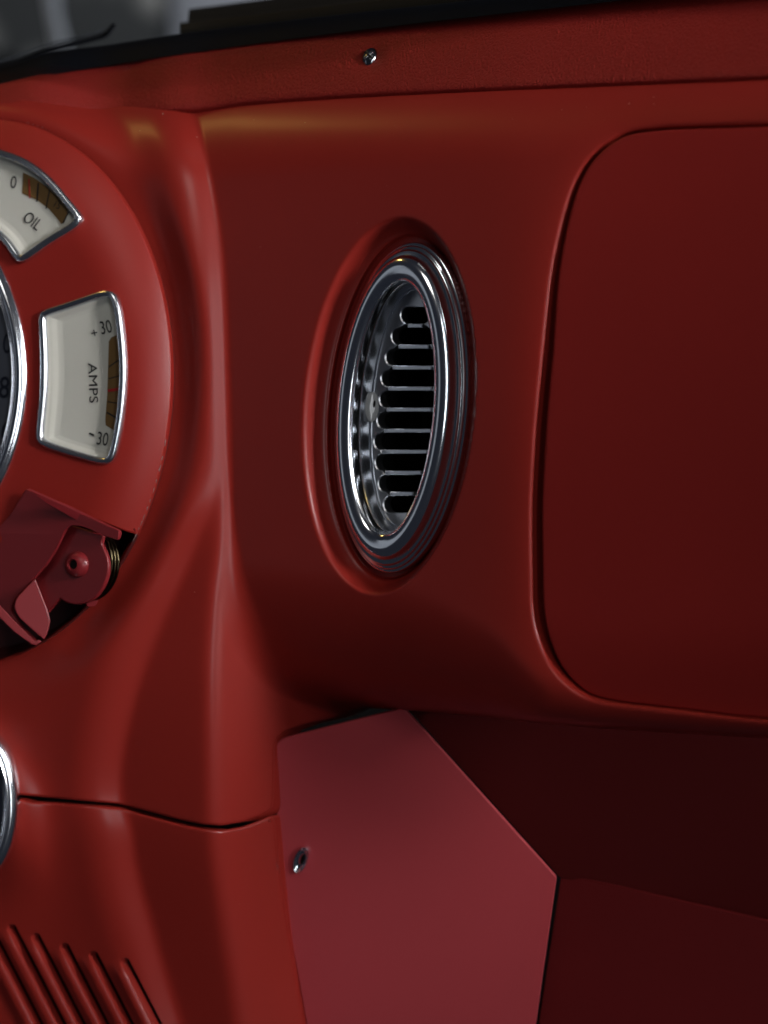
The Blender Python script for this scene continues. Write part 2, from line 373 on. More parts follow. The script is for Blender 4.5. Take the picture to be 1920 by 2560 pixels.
def bil(x, y):
    fx = np.clip((np.asarray(x, float) - CX0) / CST, 0, _CE.shape[1] - 1.001); fy = np.clip((np.asarray(y, float) - CY0) / CST, 0, _CE.shape[0] - 1.001)
    i, j = fx.astype(int), fy.astype(int); u, v = fx - i, fy - j
    return (_CE[j, i] * (1 - u) + _CE[j, i + 1] * u) * (1 - v) + (_CE[j + 1, i] * (1 - u) + _CE[j + 1, i + 1] * u) * v
def e_col(x, y):
    return bil(x, y) + np.clip(np.asarray(x, float) - 1390, 0, None) * 0.8 + np.interp(y, _ty, _lean)
def cr(x, y):  # radius in the instrument bowl, 1 at its rim
    yy = y + 0.1 * (x + 60); return np.sqrt(((x + 60) / 490.0) ** 2 + ((yy - 985) / 684.0) ** 2)
EP0 = float(e_col(430, 930)) - 6
def e_plate(x, y, rm=9.0):
    r = np.minimum(cr(x, y), rm); return EP0 - 62 - 0.36 * (x - 430) - 0.05 * (y - 930) + 700 * np.clip(r - 0.70, 0, .4) ** 2
# recess round the vent: two ellipses that are not concentric, wall between them
def recess(x, y):
    x = np.asarray(x, float); y = np.asarray(y, float)
    def g(t):
        cx = 971 + 42 * t; cy = 1014 + 6 * t; a = 216 - 50 * t; b = 474 - 57 * t
        return ((x - cx + 0.07 * (y - cy)) / a) ** 2 + ((y - cy) / b) ** 2 - 1
    lo = np.zeros(x.shape); hi = np.ones(x.shape)
    inside = g(0) < 0
    for _ in range(18):
        mid = (lo + hi) / 2; k = g(mid) < 0; lo = np.where(k, mid, lo); hi = np.where(k, hi, mid)
    t = np.where(inside, lo, 0)
    return pchip(t, [0, .05, .12, .25, .45, .66, .72, .8, 1.0], [0, 1.5, 7, 24, 50, 70, 73, 92, 96])
# outlines
rim_poly = ell(-60, 985, 490 * .985, 684 * .985, 0, 360); rim_poly[:, 1] -= 0.1 * (rim_poly[:, 0] + 60)
door_open = catmull([(2400, 305), (1920, 314), (1720, 319), (1634, 324), (1569, 334), (1525, 356), (1484, 392), (1455, 434), (1432, 486), (1408, 569), (1382, 699), (1359, 916), (1343, 1090),
                     (1334, 1270), (1335, 1420), (1338, 1525), (1354, 1600), (1388, 1670), (1446, 1727), (1520, 1753), (1700, 1775), (1920, 1800), (2400, 1838)], 6)
body_poly = [(x, float(seam(x)) - 34) for x in np.arange(-260, 2251, 30)] + [(2250, float(ybot(2250)))] + [(x, float(ybot(x))) for x in np.arange(2220, 920, -30)] + \
    [(908, 1764), (841, 1793), (759, 1812), (716, 1828), (694, 1846), (686, 1868), (684, 1995), (681, 2015), (672, 2028), (650, 2040), (607, 2055), (554, 2064), (510, 2062), (458, 2052), (337, 2020), (294, 2010), (140, 1996), (48, 1987), (-260, 1972)]
f_out, f_door = sdf_poly(body_poly), sdf_poly(door_open)
def f_vent(x, y): return ((np.sqrt(((x - 1013 + 0.07 * (y - 1019)) / 166) ** 2 + ((y - 1020) / 417) ** 2)) - 0.84) * 200
def f_cl(x, y): return (cr(x, y) - 0.985) * 560
def body_sdf(x, y): return np.maximum.reduce([f_out(x, y), -f_door(x, y), -f_vent(x, y), -f_cl(x, y)])
def e_base(x, y):
    a, b = e_col(x, y), e_roll(x, y); k = 10 + 75 * sstep(1250, 1620, y)
    h = np.clip(.5 + .5 * (b - a) / k, 0, 1); e = b * (1 - h) + a * h - k * h * (1 - h)
    q = np.clip((cr(x, y) - 1.0) / 0.22, 0, 1); wr = 1 - q ** 3 * (q * (6 * q - 15) + 10)
    return e * (1 - wr) + (e_plate(x, y, 0.95) + 52) * wr
def e_body(x, y):
    e = e_base(x, y) + recess(x, y)
    e = e + rnd(-f_out(x, y), 7.0) * (y > 1700)
    d = np.clip(f_door(x, y), 0, None); rr = 15.0
    e = e + rnd(d, rr) + 11 * np.exp(-d / 34) + rnd(np.clip(f_cl(x, y), 0, None), 8.0)
    return e

# ------------------------------------------------------------------ dashboard
dash = thing('dashboard', 'red satin painted metal dashboard with moulded ridge, round the chrome air vent', 'dashboard', P(1000, 1100, 300))
surface('dash_panel', -260, 2252, 150, 2090, 4, e_body, body_sdf, M_red, dash, skirt=70, edges=[(dense(body_poly, 6), 1, 1), (dense(door_open, 6), 1, -1), (rim_poly, 1, -1)])
gd = dense(door_open, 12); gd_in = gd.copy()
def door_pts():
    p = door_open.copy(); c = np.array([1900, 1060]); out = []
    for q in p:
        k = np.clip((1560 - q[0]) / 220, 0, 1); vy = np.clip((q[1] - 380) / 500, 0, 1)
        out.append((q[0] + 3 + 17 * k * vy + 2 * k, q[1] + (4 if q[1] < 900 else -4)))
    return np.array(out)
door_poly = door_pts(); f_dr = sdf_poly(door_poly)
def e_door(x, y):
    return yaw(x) + cv(y) * 1.0 + 9 + 60 * sstep(1500, 1860, y) ** 1.5 + rnd(np.clip(-f_dr(x, y), 0, None), 5.0)
surface('glovebox_door', 1320, 2252, 290, 1850, 4, e_door, f_dr, M_door, dash, skirt=34, edges=[(dense(door_poly, 6), 1, 1)])
x_ = np.array([1250, 2300, 2300, 1250.]); y_ = np.array([270, 270, 1812, 1740.])
mk('dark_glovebox_backing', P(x_, y_, yaw(x_) + 230), [(0, 1, 2, 3)], M_black, dash)  # black sheet added behind the door so its gap stays dark

# ------------------------------------------------------------------ leather dash pad
pad_top = [(-260, 268), (0, 210), (96, 187), (338, 147), (579, 110), (800, 82), (1150, 40), (1509, 0), (1900, -44), (2260, -86)]
def ptop(x): return np.interp(x, [p[0] for p in pad_top], [p[1] for p in pad_top])
_px = np.arange(-320, 2321.0, 4); _pe = e_base(_px, seam(_px) + 6)
_pe = blur(_pe, 14, 0)
def pad_e0(x): return np.interp(x, _px, _pe)
def pbot(x): return seam(x) - 1 + 22 * (1 - sstep(300, 470, x))
def e_pad(x, y):
    t = np.clip(pbot(x) - y, 0, None); hgt = pbot(x) - ptop(x)
    bulge = -12 * (1 - np.clip(2 * t / hgt - 1, -1, 1) ** 2) * 0
    e = pad_e0(x) + 4 + 26 * (1 - sstep(250, 480, x)) + rnd(t, 30.0) + 0.62 * np.clip(t - 14, 0, None) + 0.0011 * np.clip(t - 60, 0, None) ** 2
    e = e + rnd(np.clip(hgt - t, 0, None), 12.0) * .8
    d2 = ((x - 925) * .9 + (y - 143) * .35) ** 2 + ((y - 143) * .95) ** 2
    return e + 13 * np.exp(-d2 / 26 ** 2)
pad_poly = [(x, float(ptop(x))) for x in np.arange(-260, 2251, 20)] + [(x, float(pbot(x))) for x in np.arange(2250, -261, -20)]
pad = thing('dash_pad', 'grained red leather pad running along the top of the dashboard', 'dash pad', P(1000, 180, 60))
surface('leather_cover', -260, 2250, -100, 340, 4, e_pad, sdf_poly(pad_poly), M_leather, pad, skirt=45, inward=(0.3, 0.8, 0.2), edges=[(dense(pad_poly, 8), 1, 1)])
def slope_at(fn, x, y, d=3.0):
    return float(fn(np.array(x), np.array(y))), float((fn(np.array(x + d), np.array(y)) - fn(np.array(x - d), np.array(y))) / (2 * d)), float((fn(np.array(x), np.array(y + d)) - fn(np.array(x), np.array(y - d))) / (2 * d))
# cross-head screw in the pad
e0, sx, sy = slope_at(e_pad, 925, 143); FS = Frame(925, 143, e0 - 4, -0.45, -0.5)
scr = thing('pad_screw', 'dark chrome cross-head screw sunk in the leather dash pad', 'screw', P(925, 143, e0))
n = 40
rings('screw_head', FS, [(ell(925, 143, 17 * k, 25 * k, 28, n), h) for k, h in ((1.0, -14), (1.0, 0), (.95, 4), (.8, 8), (.55, 11), (.25, 12.5))], M_screw, scr)
for a0, b0 in (((914, 152), (936, 134)), ((916, 135), (934, 151))):
    a_, b_ = np.array(a0, float), np.array(b0, float)
    d_ = (b_ - a_) / np.linalg.norm(b_ - a_); q_ = np.array((-d_[1], d_[0])) * 3.2
    o = slab('cross_slot', FS, [a_ + q_, b_ + q_, b_ - q_, a_ - q_], 13.4, 4, 1.2, M_slot if a0[0] == 916 else M_chrome, scr)

# ------------------------------------------------------------------ chrome air vent
ev = float(e_roll(np.array(1013.), np.array(1019.))) + 90
VF = Frame(1013, 1019, ev, -0.66, 0.03)
vent = thing('air_vent', 'oval chrome air vent with slotted grille, sunk in the red dashboard', 'air vent', P(1013, 1019, ev))
def ve(k_in, n=144, cx=1006., cy=1019.): return ell(cx, cy, 166 - k_in * 0.66, 413 - k_in, 0, n, -0.07)
prof = [(0, -20), (0, 0), (1.5, 3), (5, 5), (8, 5.5), (9, 7), (10, 10), (13, 12.5), (17, 13.5), (18.5, 14.5), (20, 17.5), (23, 20), (28, 21), (31, 21.5), (32, 24)] + \
       [(66 - 34 * math.sin(R(a)), 54 - 34 * (1 - math.cos(R(a)))) for a in (76, 66, 56, 47, 38, 29, 20, 10, 0)] + \
       [(76, 53.6), (86, 51.5), (93, 48), (98, 43), (100.5, 37), (101.5, 30), (102, 20)]
rings('trim_ring', VF, [(ve(k, cx=1009.), h + (9 if h > -10 else 0)) for k, h in prof], M_chrome, vent, cap=False, sharp=28)
rings('bore_sleeve', VF, [(ve(k), h) for k, h in ((101, 14), (102.5, 12), (104, 9), (107, -3), (110, -13), (112.5, -20), (113.5, -22), (114.5, -20), (117, -21), (119, -24), (119, -220))], M_satin, vent, cap=False, sharp=30)
rings('air_duct', VF, [(ve(121), -50), (ve(121), -260), (ve(135), -262)], M_black, vent)
# grille plate: outline minus a row of round-ended slots, with a slat between each pair
HP = -26.0; CXP, CYP = 1006.0, 1019.0
ys_s = [787 + 52.7 * i for i in range(10)]
xl_s = [1004, 981, 966, 955, 951, 945, 937, 940, 948, 961]
shift = (992 - 1013 + 41)
def P_in(x): return x - 16   # picture position on the sunken plate -> plane coordinate
RS = 21.3
xl = [P_in(v) for v in xl_s]; cxs = [CXP - 0.07 * (y - CYP) for y in ys_s]
xr = [2 * c + 2 - a for a, c in zip(xl, cxs)]
inner = []
def semi(cx, cy, right):
    out = []
    for k in range(13):
        a = -90 + 180 * k / 12; c = math.cos(R(a)) * RS * 0.80; s_ = math.sin(R(a)) * RS
        out.append((cx + c, cy + s_) if right else (cx - c, cy - s_))
    return out
for i in range(10): inner += semi(xr[i] - RS * .8, ys_s[i], True)
for i in range(9, -1, -1): inner += semi(xl[i] + RS * .8, ys_s[i], False)
inner = np.array(inner)
def annular(name, fr, outer, inner, h1, h0, bev, m, parent):
    """Plate with one scalloped hole: top face, chamfer and thick hole wall."""
    ic = inner; ib = offset(inner, -bev)
    v = [Vector((float(a), float(b), 0)) for a, b in outer]; hL = [Vector((float(a), float(b), 0)) for a, b in ib]
    tris = [tuple(t) for t in tessellate_polygon([v, hL])]
    no, ni = len(outer), len(ic)
    V = [fr.pt(outer[:, 0], outer[:, 1], h1), fr.pt(ib[:, 0], ib[:, 1], h1), fr.pt(ib[:, 0], ib[:, 1], h1), fr.pt(ic[:, 0], ic[:, 1], h1 - bev), fr.pt(ic[:, 0], ic[:, 1], h0)]
    Fc = list(tris); b = no + ni
    for lev in range(2):
        for i in range(ni):
            j = (i + 1) % ni; Fc.append((b + lev * ni + i, b + lev * ni + j, b + (lev + 1) * ni + j, b + (lev + 1) * ni + i))
    return mk(name, np.concatenate(V), Fc, m, parent, sharp=40)
annular('grille_plate', VF, ve(116, 96), inner, HP, HP - 34, 2.5, M_alu, vent)
for i in range(9):
    ya, yb = ys_s[i] + RS, ys_s[i + 1] - RS; x0_, x1_ = max(xl[i], xl[i + 1]) + RS * .8 - 1, min(xr[i], xr[i + 1]) - RS * .8 + 1
    yc = (ya + yb) / 2; hw = (yb - ya) / 2 + 0.5
    slab('slat', VF, [(x0_, yc - hw), (x1_, yc - hw), (x1_, yc + hw), (x0_, yc + hw)], HP + 0.6, HP - 34, 2.2, M_satin, vent)
FPIN = Frame(929, 1018, float(VF.e0 + VF.sx * (929 - 1013)) + 18, 0.2, 0.0)
rings('pivot_pin', FPIN, [(ell(930, 1018, 17 * k, 38 * k, 3, 40), h) for k, h in ((1, -8), (1, 0), (.96, 2), (.85, 3), (.4, 3.5))], M_pin, vent)
rings('pin_bore', FPIN, [(ell(935, 1010, 3.2 * k, 9 * k, 8, 20), h) for k, h in ((1, 3.7), (.6, 4.0))], M_slot, vent)

# ------------------------------------------------------------------ instrument cluster
clus = thing('instrument_cluster', 'curved red instrument face plate holding the cream gauges', 'instrument panel', P(200, 900, EP0))
oil_out = catmull([(-130, 362), (-60, 360), (0, 373), (55, 391), (110, 427), (150, 467), (180, 505), (206, 534), (206, 556), (188, 575), (150, 597), (100, 630), (70, 652), (54, 657), (38, 650), (22, 625), (0, 598), (-60, 560), (-140, 540), (-160, 450)], 6, True)
amp_out = catmull([(114, 772), (160, 758), (215, 739), (255, 726), (278, 725), (294, 737), (304, 770), (313, 840), (318, 915), (316, 985), (308, 1060), (298, 1115), (289, 1148), (274, 1162), (250, 1163), (205, 1150), (150, 1133), (113, 1120), (94, 1106), (90, 1085), (96, 1035), (101, 970), (102, 905), (100, 850), (97, 805), (100, 783)], 6, True)
def soften(p, n):
    for _ in range(n): p = (np.roll(p, 1, 0) + 2 * p + np.roll(p, -1, 0)) / 4
    return p
oil_out = soften(dense(oil_out, 5), 14); amp_out = soften(dense(amp_out, 5), 16)
spd_out = ell(-330, 940, 398, 500, 0, 120)
arc = []
for a in np.arange(-100, 39.5, 2.5):
    x = -60 + 490 * math.cos(R(a)); arc.append((x, 985 + 684 * math.sin(R(a)) - 0.1 * (x + 60)))
arc = [p for p in arc if p[1] < 1334]
plate_poly = arc + [(343, 1337), (300, 1324), (180, 1274), (95, 1238), (20, 1330), (-40, 1420), (-260, 1430), (-260, 300)]
f_pl, f_oil, f_amp, f_spd = sdf_poly(plate_poly), sdf_poly(offset(oil_out, 8)), sdf_poly(offset(amp_out, 8)), sdf_poly(offset(spd_out, 8))
def plate_sdf(x, y): return np.maximum.reduce([f_pl(x, y), -f_oil(x, y), -f_amp(x, y), -f_spd(x, y)])
def e_plate_s(x, y): return e_plate(x, y) + rnd(np.clip(-f_pl(x, y), 0, None), 5.0)
surface('face_plate', -260, 440, 290, 1440, 3.5, e_plate_s, plate_sdf, M_plate, clus, skirt=12, inward=(0.34, 0.94, 0), edges=[(dense(plate_poly, 6), 1, 1), (dense(offset(oil_out, 8), 6), 1, -1), (dense(offset(amp_out, 8), 6), 1, -1), (dense(offset(spd_out, 8), 8), 1, -1)])
rng = np.random.default_rng(4); V_ = []; F_ = []      # paint worn off the rim of the plate
for a0 in (13.5, 17.2, 19.0, 22.2, 24.0, 26.5, 28.2, 30.0, 31.6, 33.2, 34.4, 35.8):
    n_ = 6; ln = rng.uniform(.5, 1.7); b0 = len(V_)
    for q in range(n_):
        a = R(a0 + ln * q / (n_ - 1)); wd_ = 0.0 if q in (0, n_ - 1) else rng.uniform(.7, 3.2)
        for k in (0.2, 0.2 + wd_):
            x = -60 + (490 - k) * math.cos(a); y = 985 + (684 - k) * math.sin(a) - 0.1 * (x + 60)
            V_.append(P(x, y, float(e_plate_s(np.array(x), np.array(y))) - 0.9))
    for q in range(n_ - 1): F_.append((b0 + 2 * q, b0 + 2 * q + 1, b0 + 2 * q + 3, b0 + 2 * q + 2))
mk('worn_edge', np.array(V_), F_, mat('bare_primer', (0.22, 0.19, 0.18), 0.6), clus, smooth=False)
hb = ell(-60, 985, 488, 676, 0, 96, 0); hb[:, 1] -= 0.1 * (hb[:, 0] + 60)
FH = Frame(430, 930, EP0 - 62 + 63, -0.36, -0.05)
rings('housing', FH, [(hb, -4), (offset(hb, 6), -70), (offset(hb, 40), -120), (offset(hb, 120), -130)], mat('housing_dark_red', (0.05, 0.006, 0.006), 0.5), clus)
def gframe(x, y):
    e0, sx, sy = slope_at(e_plate, x, y, 40); return Frame(x, y, e0, sx, sy)
bez = [(-1, -8), (0, 0), (0.6, 5), (3.2, 10), (8, 13), (13, 12.5), (16.6, 9.5), (18.4, 5), (19, -10)]
def gauge(name, label, out, fx, fy, dial_hs):
    fr = gframe(fx, fy); g = thing(name, label, 'gauge', fr.pt(np.array(fx), np.array(fy), 0))
    rings('bezel', fr, [(offset(out, k), h) for k, h in bez], M_satin, g, cap=False, sharp=60)
    d = rings('dial', fr, [(offset(out, q[0]) + np.array(q[2:] if len(q) > 2 else (0, 0)), q[1]) for q in dial_hs], M_cream, g, sharp=60)
    o = offset(out, 18.6); flat('lens', fr, o, 1.0, M_glass, g)
    return g, fr, d
# OIL
g, fr, d = gauge('oil_gauge', 'cream oil pressure gauge marked OIL in the upper part of the red plate', oil_out, 90, 520, [(15, 0, 0, 0), (16, -3, 1.5, -2), (18, -5, 3, -4), (21, -6.5, 4, -6), (23, -12, 5, -8), (25, -13.7, 6, -9), (30, -15, 8, -12)])
h = -13.5
aw = [(52, 428), (50, 481), (90, 499), (118, 521), (138, 544), (148, 558), (156, 553), (163, 530), (166, 516), (145, 494), (110, 462), (80, 442)]
flat('amber_scale', fr, aw, h, M_amber, d)
for a, b, wd in (((91, 455), (87, 502), 4), ((119, 473), (110, 520), 3), ((167, 527), (152, 556), 3), ((142, 498), (144, 503), 2)): stroke('tick', fr, a, b, wd, h + .8, M_ink, d)
stroke('needle', fr, (68, 445), (70, 494), 3.2, h + 2.2, M_needle, d)
lettering('lettering', fr, 'OIL', 77, 550, 37, 46, 30, h + 1, M_ink, d)
lettering('lettering', fr, '0', 29, 453, 8, 15, 31, h + 1, M_ink, d)
lettering('lettering', fr, '15', 139, 511, 30, 15, 16, h + 1.6, M_ink, d)
lettering('lettering', fr, '5', 174, 560, 45, 14, 20, h + 1, M_ink, d)
# AMPS
g, fr, d = gauge('ammeter', 'cream ammeter marked AMPS with plus and minus 30 at the right of the plate', amp_out, 205, 945, [(15, 0, 0, 0), (16, -3, 3, 0), (19, -5, 6, 0), (22, -6.5, 9, 0), (25, -12, 12, 0), (28, -13.7, 14, 0), (34, -15, 19, 0)])
h = -13.2
flat('amber_scale', fr, [(273, 842), (267, 852), (265, 917), (263, 985), (258, 1048), (259, 1062), (288, 1080), (304, 960), (301, 860), (293, 834)], h, M_amber, d)
for a, b, wd in (((266, 917), (300, 893), 3), ((266, 946), (302, 936), 2.5), ((264, 1003), (300, 1009), 2.5), ((262, 1030), (290, 1046), 4)): stroke('tick', fr, a, b, wd, h + .8, M_ink, d)
stroke('needle', fr, (265, 976), (302, 970), 7, h + 2, M_needle, d)
lettering('lettering', fr, 'AMPS', 228, 956, 88, 100, 22, h + 1, M_ink, d)
lettering('lettering', fr, '30', 260, 816, -12, 28, 33, h + 1, M_ink, d)
lettering('lettering', fr, '+', 231, 831, -12, 15, 16, h + 1, M_ink, d, 0.01)
lettering('lettering', fr, '30', 252, 1096, 8, 28, 33, h + 1, M_ink, d)
stroke('minus_sign', fr, (218, 1082), (230, 1088), 5, h + 1, M_ink, d)
# speedometer
fr = gframe(20, 940); g = thing('speedometer', 'dark speedometer dial with wide chrome rim at the left edge of the photo', 'gauge', fr.pt(np.array(0.), np.array(940.), 0))
rings('rim', fr, [(offset(spd_out, k), h) for k, h in ((-1, -8), (0, 2), (2, 7), (6, 9), (9, 12), (14, 17), (19, 18), (25, 16), (29, 11), (30, 9), (31, 12), (33, 13), (35, 11), (36, 2), (37, -10))], M_chrome, g, cap=False, sharp=50)
d = rings('dial', fr, [(offset(spd_out, 35), -12), (offset(spd_out, 60), -14)], M_sdial, g)
flat('lens', fr, offset(spd_out, 35), 3, M_glass, g)
for s_, x, y, wd, ht in (('0', 9, 857, 22, 50), ('80', 15, 968, 52, 54), ('0', 6, 1081, 24, 52)): lettering('lettering', fr, s_, x + 5, y, 4, wd, ht, -11, M_sink, d)

# ------------------------------------------------------------------ crimson catch lever under the gauges
e0 = float(e_plate(np.array(150.), np.array(1300.)))
LF = Frame(150, 1330, e0 - 30, -0.60, 0.06)
lev = thing('latch_lever', 'crimson painted metal latch with round rivet below the ammeter', 'latch', P(150, 1400, e0))
arm = rpoly([(-60, 1330), (-10, 1330), (30, 1285, 10), (68, 1222, 3), (300, 1326, 3), (298, 1349, 6), (266, 1341), (206, 1314, 20), (170, 1314, 26), (150, 1360, 20), (118, 1412), (86, 1448, 8), (38, 1500, 10), (30, 1530, 10), (60, 1570), (100, 1608), (80, 1612), (40, 1575), (0, 1535), (-60, 1470)])
slab('arm_plate', LF, arm, 6, -4, 2, M_lever, lev)
fl = rpoly([(70, 1222), (307, 1330, 5), (299, 1351, 8), (232, 1324), (150, 1280), (60, 1236)])
FF = Frame(190, 1285, LF.e0 + LF.sx * 40 + LF.sy * -45 - 4, -0.15, 0.35)
slab('top_flange', FF, rpoly([(74, 1222), (180, 1268), (306, 1329, 8), (300, 1350, 8), (258, 1337, 6), (180, 1292), (120, 1258)]), 8, -2, 2, M_lever, lev)
TF = Frame(85, 1520, LF.e0 + LF.sx * -65 + LF.sy * 190 - 6, 0.12, -0.05)
slab('thumb_tab', TF, rpoly([(88, 1446, 3), (120, 1528), (126, 1552, 8), (118, 1585, 8), (110, 1599, 3), (78, 1572, 10), (46, 1542, 10), (34, 1518, 14), (40, 1496, 10)]), 10, -4, 2.5, M_lever, lev)
slab('lower_lip', TF, rpoly([(-30, 1492), (0, 1513), (40, 1556), (88, 1603), (98, 1598), (104, 1603), (92, 1613, 4), (80, 1611), (36, 1580), (0, 1544), (-30, 1520)]), 6, -8, 2, M_lever, lev)
PF = Frame(200, 1420, LF.e0 + LF.sx * 50 + LF.sy * 90 + 26, -0.66, 0.0)
piv = rpoly([(140, 1300), (262, 1338, 4), (256, 1360, 8), (270, 1385, 20), (276, 1420, 26), (266, 1462, 26), (238, 1500, 24), (200, 1513, 22), (170, 1508, 12), (153, 1496, 4), (122, 1531), (60, 1440)])
slab('pivot_plate', PF, piv, 6, -6, 4, M_lever, lev)
rings('rivet', PF, [(ell(197, 1411, 29 * k, 33 * k, 0, 40), h) for k, h in ((1.0, 2), (1.0, 9), (.93, 15), (.8, 21), (.62, 26), (.44, 28), (.38, 27), (.34, 20))], M_lever, lev)
rings('rivet_hole', PF, [(ell(197, 1411, 11 * k, 12.5 * k, 0, 24), h) for k, h in ((1.0, 20.5), (.8, 21))], M_slot, lev)
for k in range(3):
    ce = ell(217 + 7 * k, 1413, 66 + k, 90, 8, 64)
    WFr = Frame(200, 1420, PF.e0 + 24 + 12 * k, -0.5, 0.0)
    rings('spring_coil', WFr, [(offset(ce, q), hh) for q, hh in ((4, -4), (0, 0), (4, 4), (8, 0), (4, -4))], M_brass, lev, cap=False, sharp=None)
slab('stop_lug', Frame(228, 1508, PF.e0 + 40, 0.1, 0.2), rpoly([(212, 1504), (246, 1500, 4), (238, 1515, 4), (220, 1516)]), 4, -4, 1.5, M_lever, lev)

# ------------------------------------------------------------------ lower console with louvres
top_l = [(-260, 1979), (48, 1996), (80, 2004), (140, 2006), (294, 2018), (313, 2022), (337, 2030), (458, 2062), (510, 2072), (554, 2075), (607, 2066), (650, 2050), (672, 2040), (682, 2039)]
con_poly = top_l + [(688, 2060), (697, 2160), (712, 2260), (731, 2375), (764, 2560), (782, 2660), (-260, 2660)]
f_con = sdf_poly(con_poly)
tips = [(-62, 2292), (5, 2312), (66, 2335), (138, 2360), (210, 2380), (289, 2397)]
LDIR = np.array((88, 170.0))
LDIR /= np.linalg.norm(LDIR)
def lp(i, s, t):  # along the louvre s, across it t
    n_ = np.array((LDIR[1], -LDIR[0])); return np.array(tips[i], float) + LDIR * s + n_ * t
def f_slots(x, y):
    out = np.full(np.shape(x), 1e6)
    for tx, ty in tips:
        dx, dy = x - tx - 10, y - ty - 8; s = dx * LDIR[0] + dy * LDIR[1]; t = dx * LDIR[1] - dy * LDIR[0]
        s2 = s - np.clip(s, 8, 400); out = np.minimum(out, np.sqrt(s2 ** 2 + (t - 12) ** 2) - 12)
    return out
def slot_poly(i):
    out = []; n_ = np.array((LDIR[1], -LDIR[0])); o = np.array(tips[i], float) + (10, 8)
    for k in range(13):
        a = R(180 * k / 12); out.append(o + LDIR * (8 - 12 * math.sin(a)) + n_ * (12 - 12 * math.cos(a)))
    out += [o + LDIR * s_ + n_ * 24 for s_ in range(20, 401, 20)] + [o + LDIR * s_ for s_ in range(400, 8, -20)]
    return np.array(out)
def con_sdf(x, y): return np.maximum(f_con(x, y), -f_slots(x, y))
def e_con(x, y):
    e = e_col(x, y) + 3 + rnd(np.clip(-f_con(x, y), 0, None), 10.0)
    for tx, ty in tips:
        dx, dy = x - tx - 10, y - ty - 8; s = dx * LDIR[0] + dy * LDIR[1]; t = dx * LDIR[1] - dy * LDIR[0]
        fade = sstep(-14, 40, s)
        bump = np.where(t < -14, np.exp(-((t + 14) / 17) ** 2), np.sqrt(np.clip(1 - ((t + 14) / 19.0) ** 2, 0, 1)))
        e = e - 16 * fade * bump * (t < 6)
    return e
cons = thing('lower_console', 'red lower console panel with slanted louvres at the bottom left', 'console', P(300, 2300, 350))
surface('console_panel', -260, 800, 1960, 2664, 3.5, e_con, con_sdf, M_red, cons, skirt=26, edges=[(dense(con_poly, 6), 1, 1)] + [(slot_poly(i), 1, -1) for i in range(len(tips))])

# ------------------------------------------------------------------ crimson side panel
CF = Frame(690, 1863, float(e_col(690., 1900.)) + 12, -0.24, 0.24)
spn = thing('side_panel', 'flat crimson pentagonal side panel with one bright screw', 'panel', P(1000, 2150, CF.e0))
cp = rpoly([(690, 1850, 26), (1010, 1770, 4), (1391, 2193, 6), (1322, 2680), (1316, 2780), (800, 2780), (768, 2560), (731, 2350), (712, 2240), (697, 2110), (692, 2010)])
slab('panel_sheet', CF, cp, 4, -10, 1.6, M_crim, spn)
FS2 = Frame(757, 2148, CF.e0 + CF.sx * 67 + CF.sy * 285 - 9, CF.sx - 0.2, CF.sy)
scr2 = thing('panel_screw', 'bright round screw in the crimson side panel', 'screw', FS2.pt(np.array(757.), np.array(2148.), 0))
rings('screw_head', FS2, [(ell(755, 2148, 17 * k, 34 * k, 20, 40), hh) for k, hh in ((1.0, -8), (1.0, 7), (.97, 9), (.92, 9), (.66, 1), (.6, 0), (.42, 0), (.4, -5))], M_chrome, scr2)
flat('socket', FS2, ell(757, 2149, 6.5, 14, 20, 20), -2, M_slot, scr2)

# ------------------------------------------------------------------ trim below the dash, its shade put into the colour
g1 = lambda x, y: 585 - 0.213 * (x - 1010) + 0.427 * (y - 1771)
def sheet(name, pts, fn, m, parent=None):
    p = np.array(pts, float); return mk(name, P(p[:, 0], p[:, 1], fn(p[:, 0], p[:, 1])), tess(p), m, parent, smooth=False)
ub = thing('under_dash_panel', 'red panel beneath the glovebox, colour darkened to stand for shade', 'trim panel', P(1500, 2000, 600))
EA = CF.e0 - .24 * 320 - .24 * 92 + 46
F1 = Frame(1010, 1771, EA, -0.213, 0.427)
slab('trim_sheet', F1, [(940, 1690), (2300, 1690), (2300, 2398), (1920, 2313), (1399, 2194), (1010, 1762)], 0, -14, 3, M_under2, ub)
kp = thing('kick_panel', 'lower red panel right of the crimson side panel, shade in its colour', 'trim panel', P(1600, 2450, 600))
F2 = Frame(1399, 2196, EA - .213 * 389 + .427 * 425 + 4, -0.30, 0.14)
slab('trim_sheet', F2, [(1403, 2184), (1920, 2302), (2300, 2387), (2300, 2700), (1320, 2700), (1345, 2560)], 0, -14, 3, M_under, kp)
backing = sheet('dark_backing', [(-400, 330), (2500, 330), (2500, 2900), (-400, 2900)], lambda x, y: 0 * x + 1250, M_black)  # unseen black sheet added to block light from behind and fill gaps
backing['kind'] = 'structure'

# ------------------------------------------------------------------ chrome ring of a switch at the left edge
RF = Frame(40, 2010, float(e_col(60., 2000.)) - 30, -0.05, 0.0)
ring = thing('switch_bezel', 'round chrome switch bezel at the left edge above the louvres', 'switch', RF.pt(np.array(-40.), np.array(2010.), 0))
ro = ell(-52, 2010, 98, 192, 0, 96)
rings('chrome_rim', RF, [(offset(ro, k), hh) for k, hh in ((0, -40), (0, 0), (2, 5), (6, 11), (12, 15.5), (17, 17.5), (19, 17.5), (21, 20), (25, 22), (29, 20), (32, 15), (34, 6), (37, 1))], M_chrome, ring, cap=False, sharp=40)
rings('switch_face', RF, [(offset(ro, 35), 3), (offset(ro, 50), -4), (offset(ro, 60), -5)], M_screw, ring)

